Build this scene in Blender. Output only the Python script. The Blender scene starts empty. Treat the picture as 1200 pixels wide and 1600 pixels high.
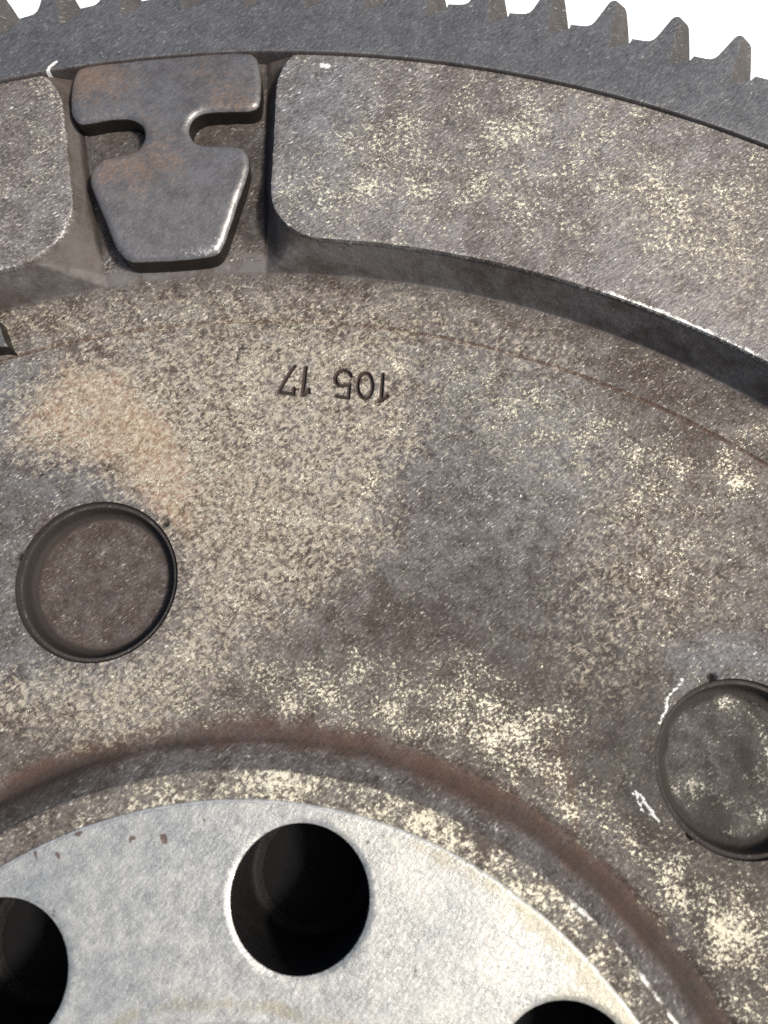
import bpy, bmesh, math, random
import numpy as np
from mathutils import Matrix, Vector

sc = bpy.context.scene
S = 0.001                      # everything below is written in millimetres
# ------------------------------------------------------------------ camera
cam_d = bpy.data.cameras.new('camera'); cam = bpy.data.objects.new('camera', cam_d)
sc.collection.objects.link(cam); sc.camera = cam
cam_d.sensor_fit = 'VERTICAL'; cam_d.sensor_height = 24.0; cam_d.sensor_width = 18.0
cam_d.lens = 24.0 * 1135.13 / 1600.0
cam_d.clip_start = 0.005; cam_d.clip_end = 50.0
cam.matrix_world = Matrix(((0.9680875, -0.24154133, 0.06681598, 0.0),
                           (0.25045487, 0.94191258, -0.22377007, 76.0883 * S),
                           (-0.00888509, 0.23336339, 0.972349, 101.0386 * S),
                           (0, 0, 0, 1)))
cam_d.dof.use_dof = True; cam_d.dof.focus_distance = 0.108; cam_d.dof.aperture_fstop = 11.0
# ------------------------------------------------------------------ light
SUN = Vector((0.60, 0.02, 0.80)).normalized()
w = bpy.data.worlds.new('World'); sc.world = w; w.use_nodes = True
nt = w.node_tree; nt.nodes.clear()
sky = nt.nodes.new('ShaderNodeTexSky'); sky.sky_type = 'NISHITA'; sky.sun_disc = False; sky.air_density = 1.0; sky.dust_density = 4.0; sky.ozone_density = 0.3
sky.sun_elevation = math.asin(SUN.z); sky.sun_rotation = math.atan2(SUN.x, SUN.y)
bg = nt.nodes.new('ShaderNodeBackground'); bg.inputs['Strength'].default_value = 0.11
wo = nt.nodes.new('ShaderNodeOutputWorld')
nt.links.new(sky.outputs[0], bg.inputs[0]); nt.links.new(bg.outputs[0], wo.inputs[0])
sd = bpy.data.lights.new('sun', 'SUN'); sd.energy = 3.8; sd.angle = math.radians(8); sd.color = (1, 0.945, 0.87)
so = bpy.data.objects.new('sun', sd); sc.collection.objects.link(so)
so.rotation_euler = SUN.to_track_quat('Z', 'Y').to_euler(); so.location = SUN * 0.5
sc.view_settings.view_transform = 'Standard'; sc.view_settings.look = 'None'
sc.view_settings.gamma = 1; sc.view_settings.exposure = 0.36; sc.view_settings.use_curve_mapping = False
sc.cycles.use_denoising = False
sc.cycles.max_bounces = 6

# ------------------------------------------------------------------ helpers
C = sc.collection
def link_mesh(name, V, F, mat, parent=None, attrs=None, smooth=True):
    V = np.asarray(V, dtype=np.float32) * S
    me = bpy.data.meshes.new(name)
    if isinstance(F, np.ndarray) and F.ndim == 2:
        k = F.shape[1]; n = len(F)
        me.vertices.add(len(V)); me.vertices.foreach_set('co', V.ravel())
        me.loops.add(n * k); me.loops.foreach_set('vertex_index', F.astype(np.int32).ravel())
        me.polygons.add(n); me.polygons.foreach_set('loop_start', np.arange(0, n * k, k, dtype=np.int32))
        me.update(calc_edges=True)
    else:
        me.from_pydata([tuple(map(float, v)) for v in V], [], [tuple(map(int, f)) for f in F]); me.update()
    me.validate()
    if smooth: me.polygons.foreach_set('use_smooth', np.ones(len(me.polygons), dtype=bool))
    if attrs:
        for an, av in attrs.items():
            a = me.attributes.new(an, 'FLOAT', 'POINT'); a.data.foreach_set('value', np.asarray(av, dtype=np.float32))
    me.materials.append(mat)
    o = bpy.data.objects.new(name, me); C.objects.link(o)
    if parent: o.parent = parent
    return o

def sstep(a, b, x):
    t = np.clip((x - a) / (b - a), 0, 1); return t * t * (3 - 2 * t)
def smin(a, b, k):
    h = np.clip(0.5 + 0.5 * (b - a) / k, 0, 1); return b * (1 - h) + a * h - k * h * (1 - h)
def smax(a, b, k): return -smin(-a, -b, k)

# cheap value noise on numpy arrays (shapes of wear, unevenness of castings)
_rng = np.random.RandomState(7); _tab = _rng.rand(256, 256)
def vnoise(x, y):
    xi = np.floor(x).astype(int); yi = np.floor(y).astype(int); fx = x - xi; fy = y - yi
    fx = fx * fx * (3 - 2 * fx); fy = fy * fy * (3 - 2 * fy)
    g = lambda a, b: _tab[a & 255, b & 255]
    return (g(xi, yi) * (1 - fx) + g(xi + 1, yi) * fx) * (1 - fy) + (g(xi, yi + 1) * (1 - fx) + g(xi + 1, yi + 1) * fx) * fy
def fbm(x, y, f, o=4):
    s = 0; a = 1; t = 0
    for i in range(o):
        s = s + a * vnoise(x * f + 17.3 * i, y * f - 9.1 * i); t += a; a *= .5; f *= 2.03
    return s / t - 0.5

def poly_sdf(P, x, y):
    """signed distance to a closed polygon, negative inside"""
    P = np.asarray(P, float); sh = x.shape; x = x.ravel(); y = y.ravel()
    d = np.full(x.shape, 1e18); ins = np.zeros(x.shape, bool)
    for i in range(len(P)):
        ax, ay = P[i]; bx, by = P[(i + 1) % len(P)]
        ex, ey = bx - ax, by - ay; wx, wy = x - ax, y - ay
        t = np.clip((wx * ex + wy * ey) / (ex * ex + ey * ey + 1e-12), 0, 1)
        d = np.minimum(d, (wx - ex * t) ** 2 + (wy - ey * t) ** 2)
        c = ((ay > y) != (by > y)) & (x < (bx - ax) * (y - ay) / (by - ay + 1e-18) + ax)
        ins ^= c
    d = np.sqrt(d); d[ins] *= -1
    return d.reshape(sh)
def line_dist(P, x, y):
    P = np.asarray(P, float); d = np.full(x.shape, 1e18)
    for i in range(len(P) - 1):
        ax, ay = P[i]; bx, by = P[i + 1]; ex, ey = bx - ax, by - ay
        t = np.clip(((x - ax) * ex + (y - ay) * ey) / (ex * ex + ey * ey + 1e-12), 0, 1)
        d = np.minimum(d, np.hypot(x - ax - ex * t, y - ay - ey * t))
    return d
def chaikin(P, n=2, closed=True):
    P = np.asarray(P, float)
    for _ in range(n):
        Q = np.roll(P, -1, 0)
        if closed: P = np.stack([P * .75 + Q * .25, P * .25 + Q * .75], 1).reshape(-1, 2)
    return P

def snap(X, Y, f, reach=None):
    """move the grid vertices nearest the zero line of f exactly onto it"""
    s = f(X, Y); near = np.zeros(s.shape, bool)
    for ax in (0, 1):
        a = s[:-1] if ax == 0 else s[:, :-1]; b = s[1:] if ax == 0 else s[:, 1:]
        cr = (a * b) < 0
        pa = cr & (np.abs(a) <= np.abs(b)); pb = cr & ~pa
        if ax == 0: near[:-1] |= pa; near[1:] |= pb
        else: near[:, :-1] |= pa; near[:, 1:] |= pb
    xs, ys = X[near], Y[near]; x0, y0 = xs.copy(), ys.copy()
    e = 1e-3
    for _ in range(3):
        v = f(xs, ys); gx = (f(xs + e, ys) - v) / e; gy = (f(xs, ys + e) - v) / e
        g2 = np.maximum(gx * gx + gy * gy, .25)
        xs = xs - v * gx / g2; ys = ys - v * gy / g2
    far = np.hypot(xs - x0, ys - y0) > (reach or 1.0)
    xs[far] = x0[far]; ys[far] = y0[far]
    X[near] = xs; Y[near] = ys
    s = f(X, Y); s[near] = 0
    return s
def tri_grid(n, m, fields, closed=False):
    i = np.arange(n - 1)[:, None]; j = np.arange(m if closed else m - 1)[None, :]
    j1 = (j + 1) % m
    a = i * m + j; b = (i + 1) * m + j; c = (i + 1) * m + j1; d = i * m + j1
    flip = np.zeros(a.shape, bool)
    for s in fields:
        q = s.ravel(); flip |= (q[a] * q[c] < 0)
    t1 = np.where(flip[..., None], np.stack([a, b, d], -1), np.stack([a, b, c], -1))
    t2 = np.where(flip[..., None], np.stack([b, c, d], -1), np.stack([a, c, d], -1))
    return np.concatenate([t1.reshape(-1, 3), t2.reshape(-1, 3)])
def compact(V, F, attrs):
    u, inv = np.unique(F, return_inverse=True)
    return V[u], inv.reshape(F.shape), {k: v[u] for k, v in attrs.items()}
def lathe(cx, cy, prof, n=96, close_centre=False):
    """rings (r, z) about a vertical axis; quads"""
    V = []; F = []
    for r, z in prof:
        for k in range(n):
            a = 2 * math.pi * k / n; V.append((cx + r * math.cos(a), cy + r * math.sin(a), z))
    for q in range(len(prof) - 1):
        for k in range(n):
            k1 = (k + 1) % n
            F.append((q * n + k, (q + 1) * n + k, (q + 1) * n + k1, q * n + k1))
    if close_centre:
        V.append((cx, cy, prof[-1][1])); c = len(V) - 1; q = (len(prof) - 1) * n
        for k in range(n): F.append((q + k, c, q + (k + 1) % n))
    return V, F

# ------------------------------------------------------------------ things
fly = bpy.data.objects.new('flywheel', None); C.objects.link(fly)
fly['label'] = 'rusty cast steel engine flywheel with toothed ring gear and bare silver hub'
fly['category'] = 'flywheel'

# ------------------------------------------------------------------ materials
class N:
    def __init__(s, name):
        s.m = bpy.data.materials.new(name); s.m.use_nodes = True; s.t = s.m.node_tree; s.t.nodes.clear()
        s.out = s.t.nodes.new('ShaderNodeOutputMaterial')
        s.p = s.t.nodes.new('ShaderNodeBsdfPrincipled'); s.t.links.new(s.p.outputs[0], s.out.inputs[0])
        tc = s.t.nodes.new('ShaderNodeTexCoord'); tc.object = fly
        s.co = s.vmul(tc.outputs['Object'], (1000, 1000, 1000))
    def link(s, a, b): s.t.links.new(a, b)
    def put(s, sock, v):
        if isinstance(v, bpy.types.NodeSocket): s.link(v, sock)
        else: sock.default_value = v
    def vmul(s, v, k):
        n = s.t.nodes.new('ShaderNodeVectorMath'); n.operation = 'MULTIPLY'; s.put(n.inputs[0], v); n.inputs[1].default_value = k; return n.outputs[0]
    def rotz(s, v, deg, sc_):
        n = s.t.nodes.new('ShaderNodeMapping'); s.link(v, n.inputs[0]); n.inputs['Rotation'].default_value = (0, 0, math.radians(-deg))
        r = s.vmul(n.outputs[0], sc_); return r
    def noise(s, v, scale, detail=4, rough=.55, dist=0.0):
        n = s.t.nodes.new('ShaderNodeTexNoise'); s.link(v, n.inputs['Vector']); n.inputs['Scale'].default_value = scale
        n.inputs['Detail'].default_value = detail; n.inputs['Roughness'].default_value = rough; n.inputs['Distortion'].default_value = dist
        return n.outputs['Fac']
    def voro(s, v, scale, feature='F1'):
        n = s.t.nodes.new('ShaderNodeTexVoronoi'); s.link(v, n.inputs['Vector']); n.inputs['Scale'].default_value = scale; n.feature = feature
        return n.outputs['Distance']
    def attr(s, name):
        n = s.t.nodes.new('ShaderNodeAttribute'); n.attribute_name = name; return n.outputs['Fac']
    def math(s, op, a, b=0.0, c=0.0):
        n = s.t.nodes.new('ShaderNodeMath'); n.operation = op
        s.put(n.inputs[0], a); s.put(n.inputs[1], b); s.put(n.inputs[2], c); return n.outputs[0]
    def add(s, a, b): return s.math('ADD', a, b)
    def mul(s, a, b): return s.math('MULTIPLY', a, b)
    def sm(s, x, lo, hi, a=0.0, b=1.0):
        n = s.t.nodes.new('ShaderNodeMapRange'); n.interpolation_type = 'SMOOTHSTEP'; s.put(n.inputs[0], x)
        s.put(n.inputs[1], lo); s.put(n.inputs[2], hi); s.put(n.inputs[3], a); s.put(n.inputs[4], b); return n.outputs[0]
    def mix(s, f, a, b):
        n = s.t.nodes.new('ShaderNodeMix'); n.data_type = 'RGBA'; s.put(n.inputs[0], f)
        for q, v in ((n.inputs[6], a), (n.inputs[7], b)):
            if isinstance(v, tuple): q.default_value = (*v, 1)
            else: s.link(v, q)
        return n.outputs[2]
    def scale_col(s, c, k):
        n = s.t.nodes.new('ShaderNodeVectorMath'); n.operation = 'SCALE'; s.link(c, n.inputs[0]); s.put(n.inputs[3], k); return n.outputs[0]
    def bump(s, h, dist, strength=1.0, nrm=None):
        n = s.t.nodes.new('ShaderNodeBump'); n.inputs['Distance'].default_value = dist * S; n.inputs['Strength'].default_value = strength
        s.put(n.inputs['Height'], h)
        if nrm is not None: s.link(nrm, n.inputs['Normal'])
        return n.outputs[0]

def patina(name, c1, c2, cream0=0.0, tan0=0.0, rough=.55, metal=.35, hatch_deg=52, hatch=1.0, glint=1.0, bump=1.0,
           cream_col=(.62, .57, .40), cream_size=1.0, mott=1.0, clus=.27, sharp=.06, spec=.5, hz=.22):
    g = N(name); co = g.co
    big = g.noise(co, .05, 3); mid = g.noise(co, .35, 5, .6); fin = g.noise(co, 2.2, 4, .65); grit = g.noise(co, 7.0, 3, .7)
    hv = g.rotz(co, hatch_deg, (.75, 2.7, 1)); h1 = g.noise(hv, 1.0, 3, .6, .3)
    hv2 = g.rotz(co, hatch_deg + 9, (1.3, 4.6, 1)); h2 = g.noise(hv2, 1.0, 2, .6)
    ht = g.add(g.mul(h1, .6), g.mul(h2, .4))
    base = g.mix(g.sm(g.add(g.mul(big, .5), g.mul(mid, .5)), .40, .60), c1, c2)
    cool = g.attr('cool'); base = g.mix(g.math('MINIMUM', g.mul(cool, g.sm(mid, .3, .6, .5, 1.0)), .95), base, (.140, .146, .156))
    # mottling
    k = g.add(g.add(g.mul(g.add(mid, -.5), 1.1 * mott), g.mul(g.add(fin, -.5), 2.2 * mott)), g.mul(g.add(ht, -.5), 2.4 * hatch))
    smooth = g.attr('smooth'); k = g.mul(k, g.math('SUBTRACT', 1.0, g.mul(smooth, .78)))
    base = g.scale_col(base, g.math('MAXIMUM', g.add(1.0, k), .25))
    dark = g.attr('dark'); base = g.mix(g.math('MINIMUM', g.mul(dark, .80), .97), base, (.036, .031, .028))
    rust = g.attr('rust'); rn = g.noise(g.rotz(co, hatch_deg, (.3, .9, 1)), 1.0, 5, .65)
    base = g.mix(g.math('MINIMUM', g.mul(rust, g.sm(rn, .28, .55, .60, 1.0)), 1.0), base, g.scale_col(g.mix(g.noise(co, .5, 4, .6), (.042, .028, .023), (.108, .062, .044)), g.add(.55, g.mul(fin, .9))))
    # thin orange brown film
    tan = g.add(g.attr('tan'), tan0); tn = g.noise(co, .9, 6, .7, .4)
    tf = g.sm(g.add(g.add(tan, g.mul(g.add(tn, -.5), 1.5)), g.mul(g.add(mid, -.5), .5)), .35, .95)
    base = g.mix(g.mul(tf, .62), base, g.scale_col(g.mix(fin, (.15, .095, .062), (.46, .30, .19)), g.add(.45, g.mul(ht, 1.1))))
    # soft grey beige film, mottled
    film = g.attr('film'); fn = g.add(g.mul(g.noise(co, 1.1, 6, .72, .6), .65), g.mul(g.noise(g.rotz(co, hatch_deg, (.7, 2.0, 1)), 1.0, 4, .7), .35))
    ff = g.sm(g.add(g.mul(g.add(fn, -.5), 8.5), film), .05, 1.30)
    base = g.mix(g.mul(g.mul(ff, .80), g.sm(film, .02, .2)), base, g.scale_col(g.mix(g.noise(co, .35, 3), (.43, .37, .27), (.37, .345, .285)), g.add(.62, g.mul(g.add(grit, ht), .42))))
    # cream coloured oxide in ragged flecks
    cr = g.add(g.attr('cream'), cream0)
    n1 = g.noise(co, 2.7 / cream_size, 5, .78, .35); n2 = g.noise(co, .32 / cream_size, 4, .6)
    n3 = g.noise(g.rotz(co, hatch_deg - 8, (1.2, 3.0, 1)), 1.0, 4, .7)
    nn = g.add(g.add(g.mul(n1, .77 - clus), g.mul(n2, clus)), g.mul(n3, .23))
    th = g.math('SUBTRACT', .625, g.mul(cr, .165))
    haze_ = g.mul(g.sm(nn, g.add(th, -.09), g.add(th, .06)), hz)
    pit = g.mul(g.sm(n1, .44, .36), g.sm(g.add(cr, g.mul(film, .6)), .25, .8)); base = g.mix(g.mul(pit, .6), base, (.060, .045, .036))
    cf = g.math('MAXIMUM', g.sm(nn, th, g.add(th, sharp)), haze_); cf = g.mul(cf, g.sm(cr, .01, .12))
    ccol = g.mix(g.noise(co, .6, 4), cream_col, (cream_col[0] * .78, cream_col[1] * .72, cream_col[2] * .68))
    ccol = g.scale_col(ccol, g.add(.40, g.mul(g.add(ht, grit), .6)))
    base = g.mix(g.mul(cf, .85), base, ccol)
    # bare bright points
    quiet = g.math('SUBTRACT', 1.0, g.math('MINIMUM', g.add(g.add(g.mul(dark, .9), g.mul(smooth, .9)), rust), 1.0))
    gn = g.noise(g.rotz(co, hatch_deg, (1.3, 3.6, 1)), 1.0, 2, .6); gn2 = g.noise(co, .5, 3)
    gx = g.add(gn, g.mul(g.add(gn2, -.5), .35))
    gf = g.add(g.mul(g.sm(gx, .58, .68), .28), g.mul(g.sm(gx, .70, .76), .62))
    gf = g.mul(g.mul(gf, quiet), min(glint, 1)); base = g.mix(gf, base, g.mix(gn2, (.70, .62, .50), (.80, .80, .76)))
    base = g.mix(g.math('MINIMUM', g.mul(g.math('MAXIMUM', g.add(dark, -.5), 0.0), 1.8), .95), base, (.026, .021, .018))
    wht = g.attr('white'); wf = g.sm(g.add(wht, g.mul(g.add(n1, -.5), 1.6)), .5, .62); base = g.mix(wf, base, (.55, .55, .53))
    edge = g.attr('edge'); ef = g.sm(g.add(edge, g.mul(g.add(g.noise(co, 1.6, 4, .7), -.5), 1.5)), .42, .75); base = g.mix(g.mul(ef, .85), base, (.74, .73, .68))  # bare worn metal, and edge highlights painted into the colour
    g.p.inputs['Specular IOR Level'].default_value = spec
    g.link(base, g.p.inputs['Base Color'])
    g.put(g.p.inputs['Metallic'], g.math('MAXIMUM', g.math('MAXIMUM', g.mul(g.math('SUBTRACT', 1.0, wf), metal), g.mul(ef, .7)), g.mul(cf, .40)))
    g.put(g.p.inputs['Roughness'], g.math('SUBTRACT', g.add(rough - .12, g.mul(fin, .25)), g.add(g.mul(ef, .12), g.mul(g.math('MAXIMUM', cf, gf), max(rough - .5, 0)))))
    hgt = g.add(g.add(g.mul(fin, .45), g.mul(grit, .25)), g.add(g.mul(ht, .75 * hatch), g.mul(cf, .35)))
    hgt = g.mul(hgt, g.math('SUBTRACT', 1.0, g.mul(smooth, .7)))
    b = g.bump(hgt, .16 * bump); b = g.bump(mid, .25 * bump, 1.0, b)
    g.link(b, g.p.inputs['Normal'])
    return g.m

M_web = patina('rusted_web_steel', (.068, .055, .047), (.112, .101, .093), .37, spec=.14, metal=.08, rough=.74, hz=.10, clus=.25, cream_size=1.35, cream_col=(.70, .68, .54), sharp=.045)
M_pad = patina('worn_pad_steel', (.108, .094, .087), (.156, .144, .140), .44, spec=.35, metal=.25, rough=.52, hz=.10, cream_size=1.5, clus=.22, sharp=.045, hatch_deg=48, hatch=1.25, mott=.6, cream_col=(.80, .78, .62))
M_gear = patina('blued_gear_steel', (.096, .098, .101), (.122, .123, .125), 0.0, rough=.5, metal=.5, hatch_deg=58, hatch=1.0, mott=.18, glint=.4, bump=.6)
M_flank = patina('milled_tooth_lead_in', (.040, .037, .034), (.058, .054, .050), 0.0, rough=.7, metal=.15, mott=.4, hatch=.3, glint=.3, bump=.6)
M_tab = patina('rolled_tab_steel', (.138, .130, .126), (.180, .175, .173), 0.0, tan0=.15, rough=.39, metal=.6, hatch_deg=50, mott=.22, hatch=.45, glint=.2, bump=.35)
M_plug = patina('dark_plug_steel', (.042, .037, .034), (.078, .074, .070), .04, clus=.40, spec=.2, metal=.1, hz=.12, rough=.72, mott=.9, hatch=.8, glint=.55, cream_col=(.40, .40, .34))
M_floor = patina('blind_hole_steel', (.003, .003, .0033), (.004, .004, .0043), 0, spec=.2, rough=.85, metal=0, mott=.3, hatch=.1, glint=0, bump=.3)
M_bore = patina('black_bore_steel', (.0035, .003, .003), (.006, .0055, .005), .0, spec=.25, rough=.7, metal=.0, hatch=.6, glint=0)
M_back = patina('rough_back_steel', (.10, .09, .085), (.13, .12, .12), .05)

def hub_material():
    g = N('bare_hub_steel'); co = g.co
    big = g.noise(co, .10, 4, .6); mid = g.noise(co, .5, 5, .6); fin = g.noise(co, 4.2, 4, .65)
    h1 = g.noise(g.rotz(co, 62, (.9, 2.4, 1)), 1.0, 3, .65, .4); h2 = g.noise(g.rotz(co, 40, (1.2, 2.8, 1)), 1.0, 3, .6, .5)
    base = g.mix(g.sm(big, .35, .65), (.35, .355, .338), (.46, .452, .41))
    k = g.add(g.add(g.mul(g.add(mid, -.5), .22), g.mul(g.add(fin, -.5), .38)), g.mul(g.add(g.add(h1, h2), -1.0), .35))
    base = g.scale_col(base, g.add(1.0, g.mul(k, 2.2)))
    base = g.mix(g.mul(g.attr('cool'), .35), base, (.30, .32, .32))
    st = g.add(g.attr('tan'), 0.0); sf = g.sm(g.add(st, g.mul(g.add(mid, -.5), 1.3)), .35, .95)
    base = g.mix(g.mul(sf, .6), base, g.mix(fin, (.24, .21, .14), (.40, .37, .26)))
    ru = g.attr('rust'); rf = g.sm(g.add(ru, g.mul(g.add(fin, -.5), 1.2)), .45, .65)
    base = g.mix(g.mul(rf, .85), base, (.10, .060, .042))
    cr = g.attr('cream'); n1 = g.noise(co, 1.0, 6, .7, .6); cf = g.sm(g.add(n1, g.mul(cr, .25)), .68, .76)
    base = g.mix(g.mul(cf, .55), base, (.30, .28, .20))
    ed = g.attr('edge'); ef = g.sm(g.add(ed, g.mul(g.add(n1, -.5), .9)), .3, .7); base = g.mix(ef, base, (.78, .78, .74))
    g.link(base, g.p.inputs['Base Color']); g.p.inputs['Metallic'].default_value = .60
    g.put(g.p.inputs['Roughness'], g.add(.26, g.add(g.mul(fin, .24), g.mul(g.sm(mid, .35, .65), .16))))
    hg = g.add(g.add(g.mul(fin, .4), g.mul(mid, .5)), g.mul(g.add(h1, h2), .5))
    g.link(g.bump(hg, .13), g.p.inputs['Normal'])
    return g.m
M_hub = hub_material()

def sheet_material():
    g = N('white_sheet'); n = g.noise(g.co, .05, 3)
    g.link(g.mix(g.sm(n, .45, .65), (.86, .88, .88), (.80, .87, .88)), g.p.inputs['Base Color'])
    g.p.inputs['Roughness'].default_value = .7
    g.link(g.bump(g.noise(g.co, .8, 4), .15), g.p.inputs['Normal'])
    return g.m
M_sheet = sheet_material()

# ------------------------------------------------------------------ dimensions (mm)
R_BORE, R_HUB, R_LIP, R_CH0, R_CH1 = 34.15, 59.77, 63.3, 66.4, 69.9
R_LINE, R_FOOT, R_PAD, R_GEAR = 128.0, 135.9, 137.8, 170.0
Z_HUB, Z_LIP, Z_PAD, Z_GEAR = 3.18, 2.75, 7.15, 7.84
BOLT_R, BOLT_C = 8.65, 48.92
PLUG_R, PLUG_C = 11.42, 90.88
bolts = [(BOLT_C * math.cos(math.radians(95.31 + 45 * k)), BOLT_C * math.sin(math.radians(95.31 + 45 * k))) for k in range(8)]
plugs = [(PLUG_C * math.cos(math.radians(118.64 + 60 * k)), PLUG_C * math.sin(math.radians(118.64 + 60 * k))) for k in range(6)]

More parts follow.
